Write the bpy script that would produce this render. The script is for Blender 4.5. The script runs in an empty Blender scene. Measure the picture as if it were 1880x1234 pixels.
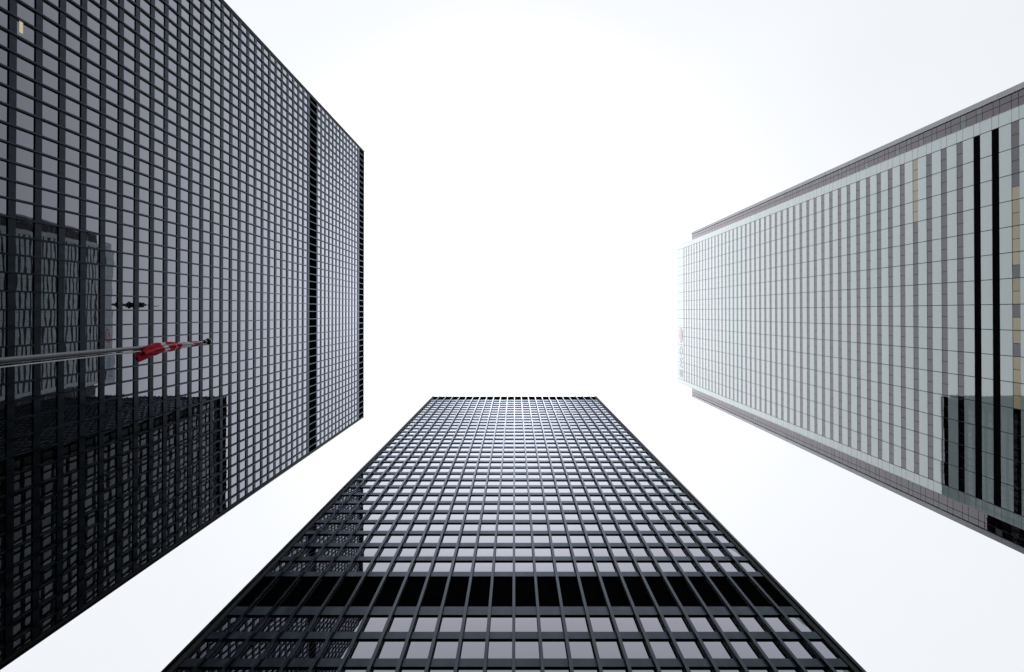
import bpy, bmesh, math, random
from mathutils import Vector, Matrix
random.seed(11)
S = bpy.context.scene
C = S.collection
EYE = 1.6                       # camera height above the plaza
F = 1470.0                      # focal length in pixels of a 1880 px wide frame
PP = (945.0, 559.0)             # principal point (the photograph is a crop)
ZEN = (945.0, 574.0)            # where plumb lines converge

# ---------------------------------------------------------------- materials
def nt(name):
    m = bpy.data.materials.new(name); m.use_nodes = True
    t = m.node_tree
    for n in list(t.nodes): t.nodes.remove(n)
    out = t.nodes.new('ShaderNodeOutputMaterial')
    return m, t, out

def principled(name, col, rough=.5, metal=0., spec=.5, noise=0., nscale=1., rvar=0., stretch=(1, 1, 1), bump=0., tint=None):
    m, t, out = nt(name)
    p = t.nodes.new('ShaderNodeBsdfPrincipled')
    p.inputs['Base Color'].default_value = (*col, 1)
    p.inputs['Roughness'].default_value = rough
    p.inputs['Metallic'].default_value = metal
    if tint: p.inputs['Specular Tint'].default_value = (*tint, 1)
    p.inputs['Specular IOR Level'].default_value = spec
    t.links.new(p.outputs[0], out.inputs[0])
    if noise or rvar or bump:
        g = t.nodes.new('ShaderNodeNewGeometry')
        mp = t.nodes.new('ShaderNodeMapping'); mp.inputs['Scale'].default_value = stretch
        t.links.new(g.outputs['Position'], mp.inputs['Vector'])
        n = t.nodes.new('ShaderNodeTexNoise'); n.inputs['Scale'].default_value = nscale
        n.inputs['Detail'].default_value = 4
        t.links.new(mp.outputs[0], n.inputs['Vector'])
        if noise:
            r = t.nodes.new('ShaderNodeMapRange')
            r.inputs['From Min'].default_value = .3; r.inputs['From Max'].default_value = .7
            r.inputs['To Min'].default_value = 1 - noise; r.inputs['To Max'].default_value = 1 + noise
            t.links.new(n.outputs[0], r.inputs[0])
            mx = t.nodes.new('ShaderNodeVectorMath'); mx.operation = 'SCALE'
            mx.inputs[0].default_value = col
            t.links.new(r.outputs[0], mx.inputs['Scale'])
            t.links.new(mx.outputs[0], p.inputs['Base Color'])
        if rvar:
            r = t.nodes.new('ShaderNodeMapRange')
            r.inputs['From Min'].default_value = .3; r.inputs['From Max'].default_value = .7
            r.inputs['To Min'].default_value = rough - rvar; r.inputs['To Max'].default_value = rough + rvar
            t.links.new(n.outputs[0], r.inputs[0]); t.links.new(r.outputs[0], p.inputs['Roughness'])
        if bump:
            b = t.nodes.new('ShaderNodeBump'); b.inputs['Distance'].default_value = bump
            t.links.new(n.outputs[0], b.inputs['Height']); t.links.new(b.outputs[0], p.inputs['Normal'])
    return m

def glazing(name, base, refl=(1, 1, 1), wave=.0012, wscale=.8, rough=0.0, tone=.0, gain=2.0, ior=1.5):
    """double glazing: dark (or fritted) body under two reflecting surfaces, 2F/(1+F)"""
    m, t, out = nt(name)
    L = t.links.new
    geo = t.nodes.new('ShaderNodeNewGeometry')
    noi = t.nodes.new('ShaderNodeTexNoise'); noi.inputs['Scale'].default_value = wscale
    noi.inputs['Detail'].default_value = 1.0
    L(geo.outputs['Position'], noi.inputs['Vector'])
    bmp = t.nodes.new('ShaderNodeBump'); bmp.inputs['Strength'].default_value = 1
    bmp.inputs['Distance'].default_value = wave
    L(noi.outputs[0], bmp.inputs['Height'])
    fr = t.nodes.new('ShaderNodeFresnel'); fr.inputs['IOR'].default_value = ior
    L(bmp.outputs[0], fr.inputs['Normal'])
    a = t.nodes.new('ShaderNodeMath'); a.operation = 'MULTIPLY'; a.inputs[1].default_value = gain
    b = t.nodes.new('ShaderNodeMath'); b.operation = 'MULTIPLY_ADD'; b.inputs[1].default_value = gain - 1; b.inputs[2].default_value = 1
    c = t.nodes.new('ShaderNodeMath'); c.operation = 'DIVIDE'; c.use_clamp = True
    L(fr.outputs[0], a.inputs[0]); L(fr.outputs[0], b.inputs[0])
    L(a.outputs[0], c.inputs[0]); L(b.outputs[0], c.inputs[1])
    d = t.nodes.new('ShaderNodeBsdfDiffuse'); d.inputs['Color'].default_value = (*base, 1)
    if tone:
        at = t.nodes.new('ShaderNodeAttribute'); at.attribute_name = 'tone'
        r = t.nodes.new('ShaderNodeMapRange')
        r.inputs['To Min'].default_value = 1 - tone; r.inputs['To Max'].default_value = 1 + tone
        L(at.outputs['Fac'], r.inputs[0])
        mx = t.nodes.new('ShaderNodeVectorMath'); mx.operation = 'SCALE'; mx.inputs[0].default_value = base
        L(r.outputs[0], mx.inputs['Scale']); L(mx.outputs[0], d.inputs['Color'])
    g = t.nodes.new('ShaderNodeBsdfGlossy'); g.inputs['Color'].default_value = (*refl, 1)
    g.inputs['Roughness'].default_value = rough
    L(bmp.outputs[0], g.inputs['Normal'])
    mix = t.nodes.new('ShaderNodeMixShader')
    L(c.outputs[0], mix.inputs[0]); L(d.outputs[0], mix.inputs[1]); L(g.outputs[0], mix.inputs[2])
    L(mix.outputs[0], out.inputs[0])
    return m

def coated(name, base, refl, ior, rough, noise=.3, rvar=.06, nscale=1., stretch=(1.6, 1.6, .25)):
    """dark satin paint: diffuse body under a bluish clear reflection, streaked by rain"""
    m, t, out = nt(name); L = t.links.new
    g = t.nodes.new('ShaderNodeNewGeometry')
    mp = t.nodes.new('ShaderNodeMapping'); mp.inputs['Scale'].default_value = stretch
    L(g.outputs['Position'], mp.inputs['Vector'])
    n = t.nodes.new('ShaderNodeTexNoise'); n.inputs['Scale'].default_value = nscale; n.inputs['Detail'].default_value = 5
    L(mp.outputs[0], n.inputs['Vector'])
    def rng(lo, hi):
        r = t.nodes.new('ShaderNodeMapRange'); r.inputs['From Min'].default_value = .3; r.inputs['From Max'].default_value = .7
        r.inputs['To Min'].default_value = lo; r.inputs['To Max'].default_value = hi
        L(n.outputs[0], r.inputs[0]); return r.outputs[0]
    d = t.nodes.new('ShaderNodeBsdfDiffuse')
    mx = t.nodes.new('ShaderNodeVectorMath'); mx.operation = 'SCALE'; mx.inputs[0].default_value = base
    L(rng(1 - noise, 1 + noise), mx.inputs['Scale']); L(mx.outputs[0], d.inputs['Color'])
    gl = t.nodes.new('ShaderNodeBsdfGlossy')
    mg = t.nodes.new('ShaderNodeVectorMath'); mg.operation = 'SCALE'; mg.inputs[0].default_value = refl
    L(rng(1 - noise * .45, 1), mg.inputs['Scale']); L(mg.outputs[0], gl.inputs['Color'])
    L(rng(rough - rvar, rough + rvar), gl.inputs['Roughness'])
    fr = t.nodes.new('ShaderNodeFresnel'); fr.inputs['IOR'].default_value = ior
    mix = t.nodes.new('ShaderNodeMixShader')
    L(fr.outputs[0], mix.inputs[0]); L(d.outputs[0], mix.inputs[1]); L(gl.outputs[0], mix.inputs[2])
    L(mix.outputs[0], out.inputs[0]); return m

def emitter(name, col, s):
    m, t, out = nt(name)
    e = t.nodes.new('ShaderNodeEmission'); e.inputs[0].default_value = (*col, 1); e.inputs[1].default_value = s
    t.links.new(e.outputs[0], out.inputs[0]); return m

M = {}
M['steel'] = coated('graphite_paint', (.0045, .0085, .013), (.74, .85, 1.0), 1.235, .36, noise=.5)
M['mull'] = coated('mullion_paint', (.003, .0055, .0085), (.76, .87, 1.0), 1.25, .24, noise=.35)
M['louvre'] = principled('louvre_black', (.002, .002, .003), .9, spec=.03)
M['dark'] = principled('reveal_black', (.008, .009, .010), .6, spec=.2)
M['glass'] = glazing('bronze_glazing', (.006, .007, .009), refl=(.92, .935, 1.05), wave=.0021, wscale=.6, gain=3.4, ior=1.38)
M['bglass'] = glazing('glazing_brightened_body', (.26, .34, .28), refl=(.95, .96, 1.0), wave=.0015, tone=.5, gain=3.4, ior=1.38)  # pale green body colour put in to brighten panes mirrored by the left tower
M['panel'] = glazing('white_fritted_glass', (.70, .86, .86), refl=(.95, 1, .995), gain=4.5, ior=1.44, wave=.0005, wscale=.5, tone=.05)
M['wglass'] = glazing('bronze_window_glass', (.012, .010, .013), refl=(.96, .955, 1.0), wave=.0008, tone=.3, gain=1.8)
M['blind'] = glazing('beige_blind_glass', (.86, .73, .46), refl=(.97, .95, 1.0), wave=.0008, tone=.15, gain=1.1)
M['pglass'] = glazing('plum_glass', (.034, .018, .026), refl=(.96, .91, .96), wave=.0008, tone=.3, gain=1.8)
M['nglass'] = glazing('grey_green_glass', (.20, .25, .24), refl=(.95, 1, .99), wave=.0008, tone=.4, gain=1.4)
M['joint'] = principled('joint_sealant', (.035, .037, .042), .6, spec=.3)
M['fin'] = principled('corner_metal', (.58, .60, .64), .26, spec=.7, noise=.05, nscale=.4)
M['alu'] = principled('pale_edge', (.5, .53, .55), .4, spec=.5)
M['roof'] = principled('roof_gravel', (.2, .2, .2), .9, noise=.2, nscale=2)
M['red_sign'] = glazing('red_sign_face', (.82, .22, .26), wave=.0003)  # red paled in the base colour to carry the glare washing it out
M['white_sign'] = glazing('white_sign_face', (.8, .8, .8), wave=.0003)
M['blue_sign'] = glazing('blue_sign_face', (.32, .47, .68), wave=.0003)  # blue paled likewise, glare put into the base colour
M['pole'] = principled('pole_aluminium', (.045, .05, .068), .38, metal=.3, noise=.08, nscale=3, rvar=.05)
M['ball'] = principled('finial_black', (.012, .018, .018), .3)
M['rope'] = principled('halyard_white', (.86, .86, .85), .8)
M['cloth_red'] = principled('flag_red', (.42, .005, .028), .8, spec=.2, noise=.15, nscale=9)
M['cloth_white'] = principled('flag_white', (.62, .62, .64), .8, spec=.2, noise=.05, nscale=9)
M['lamp'] = emitter('lamp_glow', (1.0, .86, .6), .55)
M['mast_red'] = principled('mast_dark', (.05, .02, .02), .6)
M['ground'] = principled('granite_paving', (.24, .235, .23), .7, noise=.15, nscale=.8)

# ---------------------------------------------------------------- mesh helper
class MB:
    def __init__(s):
        s.v = []; s.f = []; s.nrm = {}; s.tone = {}; s.mat = {}
    def quad(s, a, b, c, d, normals=None, tone=.5, mat=0):
        i = len(s.v); s.v += [a, b, c, d]; k = len(s.f); s.f.append((i, i+1, i+2, i+3))
        if normals: s.nrm[k] = normals
        s.tone[k] = tone
        if mat: s.mat[k] = mat
    def box(s, fr, u0, u1, z0, z1, n0, n1, faces='all'):
        P = [fr(u, z, n) for n in (n0, n1) for z in (z0, z1) for u in (u0, u1)]
        i = len(s.v); s.v += P
        for q in ((4, 5, 7, 6), (1, 0, 2, 3), (0, 4, 6, 2), (5, 1, 3, 7), (6, 7, 3, 2), (0, 1, 5, 4)):
            s.f.append(tuple(i + k for k in q))
    def build(s, name, mat, parent=None, flip=False):
        me = bpy.data.meshes.new(name)
        me.from_pydata([tuple(p) for p in s.v], [], s.f)
        mats = mat if isinstance(mat, (list, tuple)) else [mat]
        for m in mats: me.materials.append(m)
        if flip: me.flip_normals()
        for k, i in s.mat.items(): me.polygons[k].material_index = i
        if s.tone:
            at = me.attributes.new('tone', 'FLOAT', 'FACE')
            for k, t in s.tone.items(): at.data[k].value = t
        if s.nrm:
            for p in me.polygons: p.use_smooth = True
            loops = [(0, 0, 0)] * len(me.loops)
            for p in me.polygons:
                nn = s.nrm.get(p.index)
                for j, li in enumerate(p.loop_indices):
                    loops[li] = tuple(nn[j]) if nn else tuple(p.normal)
            me.normals_split_custom_set(loops)
        me.update()
        o = bpy.data.objects.new(name, me); C.objects.link(o)
        if parent: o.parent = parent
        return o

def empty(name, loc=(0, 0, 0)):
    o = bpy.data.objects.new(name, None); C.objects.link(o); o.location = loc
    o.empty_display_size = 1
    return o
def tag(o, label=None, cat=None, group=None, kind=None):
    if label: o['label'] = label
    if cat: o['category'] = cat
    if group: o['group'] = group
    if kind: o['kind'] = kind
    return o

def frame(origin, u, n):
    origin = Vector(origin); u = Vector(u); n = Vector(n)
    def fr(a, z, d):
        return origin + u * a + n * d + Vector((0, 0, z))
    fr.u, fr.n = u, n
    return fr

def pane(mb, fr, u0, u1, z0, z1, n, pillow=.0022, tilt=.0013, tone=None):
    tu = random.gauss(0, tilt); tz = random.gauss(0, tilt)
    p = pillow * random.uniform(.5, 1.5)
    pz = p * min(1.6, (z1 - z0) / max(.1, u1 - u0))
    N = []
    for su, sz in ((-1, -1), (1, -1), (1, 1), (-1, 1)):
        N.append((fr.n + fr.u * (tu + su * p) + Vector((0, 0, tz + sz * pz))).normalized())
    mb.quad(fr(u0, z0, n), fr(u1, z0, n), fr(u1, z1, n), fr(u0, z1, n), N,
            random.random() if tone is None else tone)

def seen_px(P):
    """projected size rank: (in frame?, nearness)"""
    h = P.z - EYE
    x = ZEN[0] + F * P.x / h; y = ZEN[1] + F * P.y / h
    return x, y, h

# ---------------------------------------------------------------- dark steel towers
def dark_tower(name, label, cx, cy, faces, g0, H, ks, mech, top_spandrel, crown0, roof, Wb, nb, depth_bays, lobby=9.0, lit=(), blinds=None, PROJ=.20, FL=.09):  # blinds: index of the face whose panes get the brightened body colour
    """faces: list of (origin, u, n, bays, is_front). heights are above the eye; converted by +EYE."""
    root = empty(name, (cx, cy, 0)); tag(root, label, 'skyscraper')
    inv = Vector((cx, cy, 0))
    def loc(fr0):
        return fr0
    E = EYE
    GL = 2.64; NG = -.09; WB = .035; CORN = .30
    frames = []
    for (o, u, n, bays, front) in faces:
        frames.append((frame(Vector(o) - inv, u, n), bays, front))
    side_m = MB(); win_rest = MB(); win_bright = MB(); jamb = MB(); slat = MB(); lv = MB(); cand = []
    # floors
    floors = [(g0 + k * H) for k in ks]
    # mullions -------------------------------------------------------
    for fr, bays, front in frames:
        zt = roof + E - .02
        first = None
        for i in range(bays + 1):
            u = i * Wb
            mb = side_m if not front else MB()
            mb.box(fr, u - WB, u + WB, lobby, zt, .0015, PROJ - .03)
            mb.box(fr, u - FL, u + FL, lobby - .01, zt + .01, PROJ - .03, PROJ)
            if front: mb.build('mullion', M['mull'], root)
    o = side_m.build('mullion', M['mull'], root); tag(o, kind='stuff')
    # spandrel rings --------------------------------------------------
    for j, g in enumerate(floors):
        k = ks[j]
        lo = g + E; hi = g + (H - GL) + E
        if k in mech and k != max(mech): continue
        if (k + 1) in mech and k not in mech: hi = g + 1.42 + E
        if k == ks[-1]: hi = crown0 + E
        mb = MB()
        for fr, bays, front in frames:
            mb.box(fr, .004, bays * Wb - .004, lo, hi, -.28, 0)
        mb.build('spandrel', M['steel'], root)
    # closing spandrel above the plant floors
    if mech:
        gm = g0 + (max(mech) + 1) * H
    # windows ---------------------------------------------------------
    for j, g in enumerate(floors):
        k = ks[j]
        if k in mech: continue
        z1 = g + E + .02; z0 = g - GL + E - .02
        if (k - 1) in mech: pass
        for fi, (fr, bays, front) in enumerate(frames):
            for i in range(bays):
                u0 = i * Wb + .04; u1 = (i + 1) * Wb - .04
                if front:
                    P = fr((u0 + u1) / 2, (z0 + z1) / 2, NG) + inv
                    x, y, h = seen_px(P)
                    if -5 < x < 1885 and -5 < y < 1239:
                        cand.append((h, fr, u0, u1, z0, z1)); continue
                pane(win_bright if fi == blinds else win_rest, fr, u0, u1, z0, z1, NG)
    if win_bright.f: tag(win_bright.build('window', M['bglass'], root), kind='stuff')
    cand.sort(key=lambda c: c[0])
    singles = []
    for n_, (h, fr, u0, u1, z0, z1) in enumerate(cand):
        if n_ < 100:
            mb = MB(); pane(mb, fr, u0, u1, z0, z1, NG)
            singles.append((mb.build('window', M['glass'], root), fr, u0, u1, z0, z1))
        else:
            pane(win_rest, fr, u0, u1, z0, z1, NG)
    tag(win_rest.build('window', M['glass'], root), kind='stuff')
    # slim dark glazing beads beside each mullion, one mesh for all of the curtain wall
    for fr, bays, front in frames:
        for i in range(bays + 1):
            jamb.box(fr, i * Wb - .075, i * Wb + .075, lobby + .1, roof + E - .3, NG - .3, NG + .03)
    jamb.build('glazing_bead', M['dark'], root)
    # louvred plant floors ---------------------------------------------
    bands = []
    if mech:
        bands.append((g0 + (min(mech) - 1) * H + 1.42 + E, g0 + max(mech) * H + E))
    bands.append((crown0 + E, roof + E - .12))
    for (a, b) in bands:
        mb = MB(); sl = MB()
        for fr, bays, front in frames:
            mb.box(fr, .3, bays * Wb - .3, a + .003, b - .003, -.40, -.16)
            z = a + .12
            while z < b - .1:
                sl.box(fr, .3, bays * Wb - .3, z, z + .05, -.157, -.10)
                z += .30
            mb.box(fr, .25, .95, a + .006, b - .006, -.95, -.25)
        bd = mb.build('louvre_band', M['louvre'], root)
        sl.build('slat', M['louvre'], bd)
    # coping, corners, core, lobby
    cop = MB()
    for fr, bays, front in frames:
        cop.box(fr, .296, bays * Wb - .296, roof + E - .12, roof + E, -.296, .002)
    cop.build('coping', M['steel'], root)
    cor = MB()
    for fr, bays, front in frames:
        cor.box(fr, -.004, CORN, lobby - .02, roof + E + .005, -CORN, .004)
    cor.build('corner_post', M['steel'], root)
    core = MB()
    fr, bays, _ = frames[0]
    fr2, bays2, _ = frames[1]
    core.box(fr, 1.0, bays * Wb - 1.0, .0, roof + E - .5, -bays2 * Wb + 1.0, -1.0)
    core.build('core', M['louvre'], root)
    rf = MB(); rf.box(fr, .297, bays * Wb - .297, roof + E - .49, roof + E - .03, -bays2 * Wb + .297, -.297)
    rf.build('roof', M['roof'], root)
    lb = MB()
    for fr, bays, front in frames:
        lb.box(fr, .5, bays * Wb - .5, 0, lobby - .05, -1.0, -.97)
    lb.build('lobby_glass', M['glass'], root)
    sf = MB(); fr, bays, _ = frames[0]
    sf.box(fr, .02, bays * Wb - .02, lobby - .04, lobby + .3, -bays2 * Wb + .02, -.02)
    sf.build('soffit', M['steel'], root)
    for fr, bays, front in frames:
        if not front: continue
        for i in range(0, bays + 1, 6):
            c = MB(); c.box(fr, i * Wb - .5 + (.5 if i == 0 else -.5 if i == bays else 0), i * Wb + .5 + (.5 if i == 0 else -.5 if i == bays else 0), 0, lobby - .045, -.9, -.1)
            c.build('column', M['steel'], root)
    # lamps seen through a few panes
    for (x, y0, y1, w) in lit:
        for (o, fr, u0, u1, z0, z1) in singles:
            pa = fr(u0, z0, NG) + inv; pb = fr(u1, z1, NG) + inv
            xa, ya, _ = seen_px(pa)
            zl = F * abs(pa.x) / (ZEN[0] - x) + E
            if not (z0 < zl < z1): continue
            h = zl - E
            ya0 = (y0 - ZEN[1]) * h / F; ya1 = (y1 - ZEN[1]) * h / F
            lo, hi = min(pa.y, pb.y), max(pa.y, pb.y)
            a, b = max(lo, ya0), min(hi, ya1)
            if b - a < .05: continue
            mb = MB()
            def U(yy): return u0 + (yy - pa.y) / (pb.y - pa.y) * (u1 - u0)
            ua, ub = sorted((U(a), U(b)))
            mb.box(fr, ua, ub, zl - w / 2, zl + w / 2, NG + .004, NG + .008)
            mb.build('ceiling_lamp', M['lamp'], o)
    return root

# --- tower on the left: its east face is the plane x = -41.4
dl = 41.4; Wl = 1.517; nl = 48; yl0 = (278 - ZEN[1]) / (945 - 668) * dl; yl1 = yl0 + nl * Wl
dl_depth = 24
xb = -dl - dl_depth * Wl
faces = [((-dl, yl0, 0), (0, 1, 0), (1, 0, 0), nl, True),
         ((-dl, yl1, 0), (-1, 0, 0), (0, 1, 0), dl_depth, False),
         ((xb, yl1, 0), (0, -1, 0), (-1, 0, 0), nl, False),
         ((xb, yl0, 0), (1, 0, 0), (0, -1, 0), dl_depth, False)]
kmin = -15
dark_tower('dark_glass_tower', 'wide dark glass tower behind the flagpole, mirroring its neighbours, black plant band high up',
           -dl, (yl0 + yl1) / 2, faces, 65.38, 3.636, list(range(kmin, 41)), (27, 28), 0, 213.0, 219.7, Wl, nl, dl_depth,
           lobby=9.0, PROJ=.15, FL=.068, lit=[(35.5, 33, 59, .5), (195, 75, 91, .22)])

# --- tower at the bottom: its north face is the plane y = +18.9
db = 18.9; Wb_ = 1.524; nb_ = 24; xb0 = (796 - 945) / 153.5 * db; xb1 = xb0 + nb_ * Wb_
bd = 40
yb = db + bd * Wb_
faces = [((xb0, db, 0), (1, 0, 0), (0, -1, 0), nb_, True),
         ((xb1, db, 0), (0, 1, 0), (1, 0, 0), bd, False),
         ((xb1, yb, 0), (-1, 0, 0), (0, 1, 0), nb_, False),
         ((xb0, yb, 0), (0, -1, 0), (-1, 0, 0), bd, False)]
dark_tower('dark_glass_tower', 'narrower dark glass tower without flagpole, thick black plant band low on its face',
           0, db, faces, 50.26, 3.663, list(range(-10, 34)), (1, 2), 0, 173.9, 180.4, Wb_, nb_, bd, lobby=9.0, blinds=3)

# ---------------------------------------------------------------- white tower on the right
dr = 57.3; d2 = 62.06; hr = 280.7
root = empty('white_panel_tower', (dr, .4, 0))
tag(root, 'tall white panelled office tower with striped window bands, notched corners and a red roundel sign', 'skyscraper')
inv = Vector((dr, .4, 0))
fw = frame(Vector((dr, 0, 0)) - inv, (0, -1, 0), (-1, 0, 0))      # u = -y
def fy(y0, y1): return -y1, -y0
ys = [-21.9 + i * (44.87 / 15) for i in range(16)]
YE0, YE1 = -23.45, 24.4
YO0, YO1 = -28.1, 29.4
HF = 3.815; WT0 = 92.16; WH = 1.41
JW = .044
E = EYE
XB = 57.3 + 57.0
# the body (dark backing behind all joints)
mb = MB()
mb.box(fw, -YE1 + .02, -YE0 - .02, 0, hr + E - .3, -(d2 - dr) - 1.0, -.06)
mb.build('backing_wall', M['joint'], root)
mb = MB(); mb.box(fw, -YO1 + .05, -YO0 - .05, 0, hr + E - .3, -(XB - dr) + .05, -(d2 - dr) - .15)
mb.build('core', M['joint'], root)
ks = list(range(-23, 48))
bandcell = {0: set(range(2, 11)), 6: {0, 1, 2}}
wrest = MB(); brest = MB(); cand = []
for k in ks:
    t = WT0 + k * HF
    b = t - WH
    nxt = t + HF - WH if k < 47 else None
    # white panels of this storey, one object per storey
    pm = MB()
    if nxt:
        for i in range(15):
            u0, u1 = fy(ys[i] + JW, ys[i+1] - JW)
            pane(pm, fw, u0, u1, t + E + .03, nxt + E - .03, 0, pillow=.0022, tilt=.0009)
        for (ya, yb_) in ((YE0, ys[0] - JW), (ys[15] + JW, YE1)):
            u0, u1 = fy(ya, yb_)
            pane(pm, fw, u0, u1, t + E + .03, nxt + E - .03, 0, pillow=.0006)
    for (ya, yb_) in ((YE0, ys[0] - JW), (ys[15] + JW, YE1)):
        u0, u1 = fy(ya, yb_)
        pane(pm, fw, u0, u1, b + E + .03, t + E - .03, 0, pillow=.0006)
    pm.build('spandrel_panel', M['panel'], root)
    if k in (1, 2):
        lm = MB()
        u0, u1 = fy(ys[0] + .04, ys[15] - .04)
        lm.box(fw, u0, u1, b + E, t + E, -.058, -.05)
        z = b + E + .1
        for i in range(31):
            uu = u0 + (u1 - u0) * i / 30
            lm.box(fw, uu - .02, uu + .02, b + E + .01, t + E - .01, -.049, -.03)
        lo = lm.build('louvre_band', M['louvre'], root)
        continue
    for i in range(15):
        u0, u1 = fy(ys[i] + JW, ys[i+1] - JW)
        um = (u0 + u1) / 2
        P = fw(um, (b + t) / 2 + E, 0) + inv
        x, y, h = seen_px(P)
        bl = k in bandcell and i in bandcell[k]
        if -5 < x < 1885 and 0 < y < 1234:
            cand.append((h, k, i, u0, u1, b + E, t + E, bl))
        else:
            for (a, c) in ((u0, um - .03), (um + .03, u1)):
                pane(wrest, fw, a, c, b + E + .03, t + E - .03, -.03, pillow=.0011, tilt=.0007)
cand.sort(key=lambda c: (c[0] - (40 if c[7] else 0)))
for n_, (h, k, i, u0, u1, z0, z1, bl) in enumerate(cand):
    tgt = MB() if n_ < 100 else wrest
    um = (u0 + u1) / 2
    halves = ((u0, um - .03), (um + .03, u1))
    for q, (a, c) in enumerate(halves):
        drawn = bl and not (k == 0 and (i, q) in ((5, 0), (2, 1), (7, 1), (8, 0)))
        if n_ < 100 and drawn: tgt.mat[len(tgt.f)] = 1
        pane(tgt, fw, a, c, z0 + .03, z1 - .03, -.03, pillow=.0011, tilt=.0007)
    if n_ < 100:
        o = tgt.build('window', [M['wglass'], M['blind']], root)
        if bl: tag(o, 'window with beige blinds drawn')
tag(wrest.build('window', M['wglass'], root), kind='stuff')
# crown panels: a plain band, each bay with four slim sheets
pm = MB()
z0 = WT0 + 47 * HF + E + .03; z1 = hr + E - .12
for r in range(3):
    za = z0 + (z1 - z0) * r / 3 + .02; zb = z0 + (z1 - z0) * (r + 1) / 3 - .02
    for i in range(15):
        for q in range(4):
            w = (ys[i+1] - ys[i]) / 4
            ga = JW if q == 0 else .012; gb = JW if q == 3 else .012
            u0, u1 = fy(ys[i] + w * q + ga, ys[i] + w * (q + 1) - gb)
            pane(pm, fw, u0, u1, za, zb, 0, pillow=.0005)
    for (ya, yb_) in ((YE0, ys[0] - JW), (ys[15] + JW, YE1)):
        u0, u1 = fy(ya, yb_)
        pane(pm, fw, u0, u1, za, zb, 0, pillow=.0005)
pm.build('crown_panel', M['panel'], root)
mb = MB(); mb.box(fw, -YE1, -YE0, z1, hr + E, -(d2 - dr) - .5, .02)
mb.build('coping', M['alu'], root)
# pale edge trims along both corners of the white slab + return walls of the notches
mb = MB()
for y in (YE0, YE1):
    s = 1 if y > 0 else -1
    u0, u1 = sorted((-y, -(y + s * .06)))
    mb.box(fw, u0, u1, 0, z1 - .005, -(d2 - dr), .03)
mb.build('corner_trim', M['alu'], root)
# notches: plum glass set back, dark gutter, grey metal fin
f2 = frame(Vector((d2, 0, 0)) - inv, (0, -1, 0), (-1, 0, 0))
for (yo, yi, s) in ((YO0, YE0, -1), (YO1, YE1, 1)):
    pg = MB(); bars = MB(); fins = MB(); gut = MB()
    fin_in = yo - s * .72
    gl_out = fin_in - s * .14
    split = yo - s * 1.65
    inner = yi - s * .3
    u0, u1 = sorted((-yo, -fin_in))
    for k in range(-8, 18):
        za = max(.0, WT0 + k * 3 * HF + E - WH); zb = min(hr + E - .05, WT0 + (k + 1) * 3 * HF + E - WH)
        if zb <= za + .3: continue
        fins.box(f2, u0, u1, za + .02, zb - .02, -.45, .12)
    u0, u1 = sorted((-fin_in, -gl_out)); gut.box(f2, u0, u1, 0, hr + E - .06, -.4, -.2)
    for k in ks:
        t = WT0 + k * HF + E
        for (a, b) in ((t - WH, t), (t, t + HF - WH)):
            if a > hr + E - 1: continue
            if b > hr + E - 7.5: b = hr + E - .1
            for (ya, yb_) in ((gl_out, split + s * .045), (split - s * .045, inner)):
                u0, u1 = sorted((-ya, -yb_))
                if b <= t and random.random() < .45: pg.mat[len(pg.f)] = 1
                elif k == -1 and s < 0 and b <= t + 3: pg.mat[len(pg.f)] = 2
                pane(pg, f2, u0, u1, a + .05, b - .05, 0, pillow=.0011, tilt=.0007)
    u0, u1 = sorted((-gl_out, -inner))
    bars.box(f2, u0, u1, 0, hr + E - .3, -.3, -.03)
    pg.build('notch_glass', [M['pglass'], M['nglass'], M['louvre']], root)
    bars.build('notch_backing', M['joint'], root)
    fins.build('corner_fin', M['fin'], root)
    gut.build('gutter', M['louvre'], root)
# side walls with the same banding, and roof
for (yo, s) in ((YO0, -1), (YO1, 1)):
    fs = frame(Vector((d2 + .5, yo, 0)) - inv, (-s if False else 1, 0, 0), (0, s, 0))
    sm = MB(); wm = MB()
    ln = XB - d2 - 1.0
    for k in ks:
        t = WT0 + k * HF + E
        for i in range(17):
            u0, u1 = ln * i / 17 + JW, ln * (i + 1) / 17 - JW
            if s > 0: u0, u1 = u1, u0
            pane(wm, fs, u0, u1, t - WH + .03, t - .03, 0)
            if k < 47: pane(sm, fs, u0, u1, t + .03, t + HF - WH - .03, 0)
    sm.build('side_panel', M['panel'], root)
    wm.build('side_window', M['wglass'], root)
mb = MB(); mb.box(fw, -YO1 + .1, -YO0 - .1, hr + E - .29, hr + E - .05, -(XB - dr), -(d2 - dr) - .2)
mb.build('roof', M['roof'], root)

def ring(mb, c, r, z, n=10): return [(c[0] + r * math.cos(2*math.pi*i/n), c[1] + r * math.sin(2*math.pi*i/n), z) for i in range(n)]
def lathe(mb, c, prof, n=16, cap=True):
    base = len(mb.v)
    for (z, r) in prof: mb.v += ring(mb, c, r, z, n)
    for j in range(len(prof) - 1):
        for i in range(n):
            a = base + j*n + i; b = base + j*n + (i+1) % n
            mb.f.append((a, b, b + n, a + n))
    if cap:
        mb.f.append(tuple(base + i for i in range(n))[::-1])
        mb.f.append(tuple(base + (len(prof)-1)*n + i for i in range(n)))
# roof mast
c = (82.0 - inv.x, -3.0 - inv.y)
mb = MB(); lathe(mb, c, [(hr + E - .2, 2.2), (318, 1.2), (318.01, .7), (352, .5), (352.01, .3), (374, .15)], 12)
mast = mb.build('antenna_mast', M['mast_red'], root)
for (z, r, hh) in ((339, 1.3, 2), (343, 1.9, 1.6), (348, 1.5, 5), (357, .8, 2)):
    mb = MB(); lathe(mb, c, [(z, r * .6), (z + .4, r), (z + hh - .4, r), (z + hh, r * .6)], 14)
    mb.build('antenna_drum', M['mast_red'] if z != 347 else M['louvre'], mast)

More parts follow.
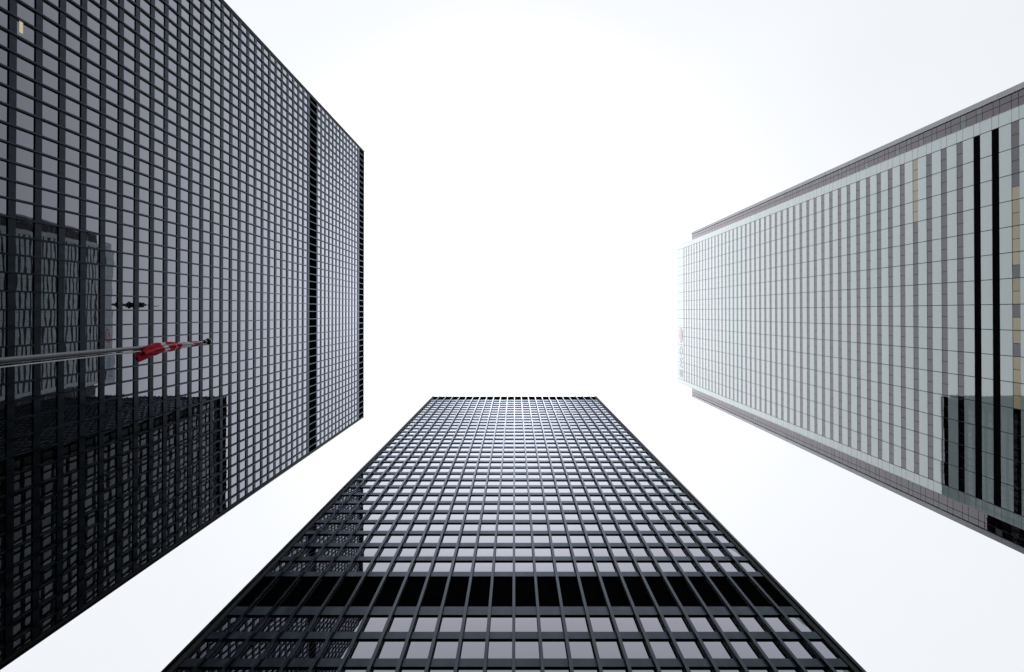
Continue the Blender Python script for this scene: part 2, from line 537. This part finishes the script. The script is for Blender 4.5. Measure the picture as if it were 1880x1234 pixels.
# roundel sign and three letters near the top of the white face
def sign_poly(name, pts_y, mat, parent, n0=.02, n1=.06, holes=()):
    """pts: list of outlines in (right, up) metres on the facade; right = -y as read from the street"""
    cu = bpy.data.curves.new(name, 'CURVE'); cu.dimensions = '2D'; cu.fill_mode = 'BOTH'
    for pl in pts_y:
        sp = cu.splines.new('POLY'); sp.points.add(len(pl) - 1); sp.use_cyclic_u = True
        for q, (a, b) in enumerate(pl): sp.points[q].co = (a, b, 0, 1)
    cu.extrude = (n1 - n0) / 2
    tmp = bpy.data.objects.new(name, cu); C.objects.link(tmp)
    dg = bpy.context.evaluated_depsgraph_get()
    me = bpy.data.meshes.new_from_object(tmp.evaluated_get(dg))
    bpy.data.objects.remove(tmp)
    me.name = name
    me.transform(Matrix(((0, 0, -1, -(n0 + n1) / 2), (-1, 0, 0, 0), (0, 1, 0, 0), (0, 0, 0, 1))))
    me.materials.clear(); me.materials.append(mat)
    o = bpy.data.objects.new(name, me); C.objects.link(o); o.parent = parent
    return o
def circ(cx_, cy_, rx, ry, n=40, a0=0, a1=2*math.pi):
    return [(cx_ + rx*math.cos(a0 + (a1-a0)*i/(n if a1-a0 > 6.2 else n-1)), cy_ + ry*math.sin(a0 + (a1-a0)*i/(n if a1-a0 > 6.2 else n-1))) for i in range(n)]
def sgn(o, yc, zc):
    o.location = (0, yc - inv.y, zc + E); return o
zc = 275.9
rd = sgn(sign_poly('roundel_sign', [circ(0, 0, 2.6, 2.75)], M['red_sign'], root), 7.85, zc)
# white M standing over a white bar
wM = [(-1.5, -.55), (-1.5, 1.35), (-1.0, 1.35), (0, .25), (1.0, 1.35), (1.5, 1.35), (1.5, -.55), (.95, -.55), (.95, .5), (0, -.5), (-.95, .5), (-.95, -.55)]
o = sign_poly('roundel_letter', [wM], M['white_sign'], rd, .065, .08)
o = sign_poly('roundel_bar', [[(-1.5, -1.45), (1.5, -1.45), (1.5, -.95), (-1.5, -.95)]], M['white_sign'], rd, .065, .08)
# letters read B, M, O from bottom to top of the picture (left to right from the street)
CH = 2.15
def lB():
    w = 1.35; a = [(-w, -CH), (-w, CH), (.35, CH)] + circ(.35, CH*.5+.04, .85, CH*.5-.04, 10, math.pi/2, -math.pi/2)[1:-1] + [(.45, .02)] + circ(.45, -CH*.5, .95, CH*.5, 10, math.pi/2, -math.pi/2)[1:]
    h1 = [(-w+.62, .35), (-w+.62, CH-.5), (.25, CH-.5)] + circ(.25, (CH-.15)/2+.0, .42, (CH-.85)/2, 8, math.pi/2, -math.pi/2)[1:-1] + [(.25, .35)]
    h2 = [(-w+.62, -CH+.5), (-w+.62, -.35), (.3, -.35)] + circ(.3, -(CH+-.15)/2-.07, .48, (CH-.85)/2, 8, math.pi/2, -math.pi/2)[1:-1] + [(.3, -CH+.5)]
    return [a, h1, h2]
def lM():
    w = 1.75
    return [[(-w, -CH), (-w, CH), (-w+.75, CH), (0, -.2), (w-.75, CH), (w, CH), (w, -CH), (w-.62, -CH), (w-.62, .9), (.25, -1.5), (-.25, -1.5), (-w+.62, .9), (-w+.62, -CH)]]
def lO():
    return [circ(0, 0, 1.75, CH), circ(0, 0, 1.1, CH - .6)]
for (fn, px) in ((lB, 685), (lM, 665.5), (lO, 644)):
    yc = (px - ZEN[1]) * zc / F
    sgn(sign_poly('sign_letter', fn(), M['blue_sign'], root), yc, zc)

# ---------------------------------------------------------------- flagpole and flag
ax, ay, ht = -7.65, .72, 20.0
pole = empty('flagpole', (ax, ay, 0))
tag(pole, 'slim grey metal flagpole with dark ball on top and white halyard', 'flagpole')
mb = MB(); lathe(mb, (0, 0), [(.02, .078), (4, .070), (10, .058), (16, .046), (20.2, .028), (ht + E - .25, .026)], 24)
o = mb.build('shaft', M['pole'], pole)
for p in o.data.polygons: p.use_smooth = len(p.vertices) == 4
mb = MB(); lathe(mb, (0, 0), [(.0, .22), (.05, .22), (.051, .15), (.16, .11), (.22, .085)], 24)
mb.build('base_collar', M['pole'], pole)
mb = MB()
R = .085
lathe(mb, (0, 0), [(ht + E - .30, .03), (ht + E - .28, .05), (ht + E - .2, .05), (ht + E - .19, .03), (ht + E - R*.98, .03)], 16)
mb.build('truck', M['ball'], pole)
mb = MB()
lathe(mb, (0, 0), [(ht + E - R*math.cos(math.pi*i/14), max(.002, R*math.sin(math.pi*i/14))) for i in range(15)], 24)
o = mb.build('finial_ball', M['ball'], pole)
for p in o.data.polygons: p.use_smooth = True
def tube(pts, r, n=8):
    mb = MB()
    for (x, y, z) in pts:
        mb.v += [(x + r*math.cos(2*math.pi*i/n), y + r*math.sin(2*math.pi*i/n), z) for i in range(n)]
    for j in range(len(pts) - 1):
        for i in range(n):
            mb.f.append((j*n+i, j*n+(i+1) % n, (j+1)*n+(i+1) % n, (j+1)*n+i))
    return mb
pts = []
for i in range(41):
    z = 1.4 + (20.6 - 1.4) * i / 40
    t = i / 40
    pts.append((.015, .118 + .014*math.sin(math.pi*t) - .065*t, z))
tube(pts, .0095).build('halyard', M['rope'], pole)
mb = MB(); mb.box(frame((0, 0, 0), (1, 0, 0), (0, 1, 0)), -.012, .012, 1.25, 1.42, .07, .12); mb.build('cleat', M['pole'], pole)

# the flag hangs limp round the pole: bunched folds, red / white / red leaf / white / red downwards
flag = MB()
zt, zb = 19.42 + E, 16.25 + E
NR, NT = 110, 72
def hh(r): return 7.65 * F / r
for j in range(NR + 1):
    t = j / NR
    z = zt + (zb - zt) * t
    # half width of the bunch and its drift off the pole
    keys = [(0, .028, .02), (.06, .045, .028), (.15, .052, .03), (.18, .046, .028), (.32, .048, .03), (.4, .058, .036), (.58, .064, .044), (.66, .066, .056), (.8, .078, .074), (.93, .088, .098), (1, .084, .125)]
    for a, b in zip(keys, keys[1:]):
        if a[0] <= t <= b[0]:
            q = (t - a[0]) / (b[0] - a[0]); q = q*q*(3-2*q)
            rr = a[1] + (b[1]-a[1])*q; off = a[2] + (b[2]-a[2])*q
    for i in range(NT):
        th = 2*math.pi*i/NT
        fold = .40*math.sin(5*th + 2.2*math.sin(3.1*t) + 1.3) + .24*math.sin(9*th - 5*t) + .10*math.sin(3*th + 9*t) + .06*math.sin(14*th + 21*t)
        r = rr * (1 + fold * min(1, .45 + t))
        drop = -.16 * math.sin(th) * (t ** 6) + .07*math.sin(5*th+1)*(t**4)
        flag.v.append((r*math.cos(th)*.8 + max(0, rr - .05)*1.1, off + r*math.sin(th)*1.15, z - zt + drop))
for j in range(NR):
    for i in range(NT):
        th = 2*math.pi*i/NT; t = (j + .5)/NR
        w = t + .018*math.sin(2*th + 1) + .012*math.sin(5*th)
        white = (.165 < w < .355) or (.585 < w < .665) or (.452 < w < .468 and math.sin(th) > -.7) or (.13 < w < .165 and math.sin(2*th+2) > .75)
        k = len(flag.f)
        flag.f.append((j*NT + i, j*NT + (i+1) % NT, (j+1)*NT + (i+1) % NT, (j+1)*NT + i))
        if white: flag.mat[k] = 1
flag.f.append(tuple(NR*NT + i for i in range(NT)))
o = flag.build('flag', [M['cloth_red'], M['cloth_white']], None, flip=True)
for p in o.data.polygons: p.use_smooth = True
o.location = (ax, ay, zt)
tag(o, 'limp red and white flag hanging folded against the grey pole', 'flag')

# ---------------------------------------------------------------- ground
mb = MB(); fg = frame((0, 0, 0), (1, 0, 0), (0, 1, 0))
mb.quad((-700, -700, 0), (700, -700, 0), (700, 700, 0), (-700, 700, 0))
tag(mb.build('ground', M['ground']), kind='structure')

# ---------------------------------------------------------------- thin city haze
HAZE = .0006
if HAZE:
    m, t, out = nt('city_haze')
    v = t.nodes.new('ShaderNodeVolumePrincipled')
    v.inputs['Color'].default_value = (.97, .98, 1, 1); v.inputs['Density'].default_value = HAZE
    v.inputs['Anisotropy'].default_value = .2
    t.links.new(v.outputs[0], out.inputs['Volume'])
    mb = MB(); mb.box(fg, -705, 705, -1, 392, -705, 705)
    tag(mb.build('haze', m), kind='stuff')

# ---------------------------------------------------------------- sky and sun
glow = Vector((0, -8 / F, 1)).normalized()
w = bpy.data.worlds.new('World'); S.world = w; w.use_nodes = True
t = w.node_tree; L = t.links.new
bg = t.nodes['Background']
sky = t.nodes.new('ShaderNodeTexSky'); sky.sky_type = 'NISHITA'; sky.sun_disc = False
el = math.asin(glow.z); sky.sun_elevation = el
sky.sun_rotation = math.atan2(glow.x, glow.y)
sky.dust_density = 6.0; sky.air_density = 1.5
hsv = t.nodes.new('ShaderNodeHueSaturation'); hsv.inputs['Saturation'].default_value = .25
L(sky.outputs[0], hsv.inputs['Color'])
tc = t.nodes.new('ShaderNodeTexCoord')
sep = t.nodes.new('ShaderNodeSeparateXYZ'); L(tc.outputs['Generated'], sep.inputs[0])
# overcast luminance falls towards the horizon (1 + 2 sin h) / 3
ov = t.nodes.new('ShaderNodeMath'); ov.operation = 'MULTIPLY_ADD'; ov.use_clamp = True
ov.inputs[1].default_value = .05; ov.inputs[2].default_value = .865; L(sep.outputs[2], ov.inputs[0])
# thin spot in the cloud in front of the sun
dt = t.nodes.new('ShaderNodeVectorMath'); dt.operation = 'DOT_PRODUCT'; dt.inputs[1].default_value = Vector((-15 / F, -95 / F, 1)).normalized()
L(tc.outputs['Generated'], dt.inputs[0])
gl = t.nodes.new('ShaderNodeMapRange'); gl.interpolation_type = 'SMOOTHERSTEP'
gl.inputs['From Min'].default_value = math.cos(math.radians(19)); gl.inputs['From Max'].default_value = math.cos(math.radians(6))
gl.inputs['To Min'].default_value = 0; gl.inputs['To Max'].default_value = .30
L(dt.outputs['Value'], gl.inputs[0])
no = t.nodes.new('ShaderNodeTexNoise'); no.inputs['Scale'].default_value = 2.2; no.inputs['Detail'].default_value = 5
L(tc.outputs['Generated'], no.inputs['Vector'])
nr = t.nodes.new('ShaderNodeMapRange'); nr.inputs['From Min'].default_value = .3; nr.inputs['From Max'].default_value = .7
nr.inputs['To Min'].default_value = .965; nr.inputs['To Max'].default_value = 1.035; L(no.outputs[0], nr.inputs[0])
ad = t.nodes.new('ShaderNodeMath'); ad.operation = 'ADD'; L(ov.outputs[0], ad.inputs[0]); L(gl.outputs[0], ad.inputs[1])
mu = t.nodes.new('ShaderNodeMath'); mu.operation = 'MULTIPLY'; L(ad.outputs[0], mu.inputs[0]); L(nr.outputs[0], mu.inputs[1])
cl = t.nodes.new('ShaderNodeVectorMath'); cl.operation = 'SCALE'; cl.inputs[0].default_value = (9.6, 9.85, 10.3)
L(mu.outputs[0], cl.inputs['Scale'])
mx = t.nodes.new('ShaderNodeMix'); mx.data_type = 'RGBA'; mx.inputs['Factor'].default_value = .9
L(hsv.outputs[0], mx.inputs['A']); L(cl.outputs[0], mx.inputs['B'])
L(mx.outputs['Result'], bg.inputs['Color']); bg.inputs['Strength'].default_value = .105

sl = bpy.data.lights.new('sun', 'SUN'); sl.energy = .5; sl.angle = math.radians(10); sl.color = (1, .98, .95)
so = bpy.data.objects.new('sun', sl); C.objects.link(so)
so.rotation_euler = glow.to_track_quat('Z', 'Y').to_euler()
so.location = glow * 600

# ---------------------------------------------------------------- camera
cam = bpy.data.cameras.new('camera'); co = bpy.data.objects.new('camera', cam); C.objects.link(co)
cam.sensor_width = 36; cam.lens = 36 * F / 1880
cam.clip_end = 6000; cam.clip_start = .05
fwd = Vector(((PP[0] - ZEN[0]) / F, (PP[1] - ZEN[1]) / F, 1)).normalized()
right = Vector((1, 0, 0)); right = (right - fwd * right.dot(fwd)).normalized()
up = right.cross(fwd) * -1
up = (-fwd).cross(right)
co.matrix_world = Matrix((( right.x, up.x, -fwd.x, 0), (right.y, up.y, -fwd.y, 0), (right.z, up.z, -fwd.z, EYE), (0, 0, 0, 1)))
cam.shift_x = -(PP[0] - 940) / 1880
cam.shift_y = (PP[1] - 617) / 1880
S.camera = co
S.view_settings.view_transform = 'Standard'; S.view_settings.look = 'None'
S.view_settings.exposure = 0; S.view_settings.gamma = 1
S.cycles.max_bounces = 8; S.cycles.glossy_bounces = 6; S.cycles.use_denoising = True
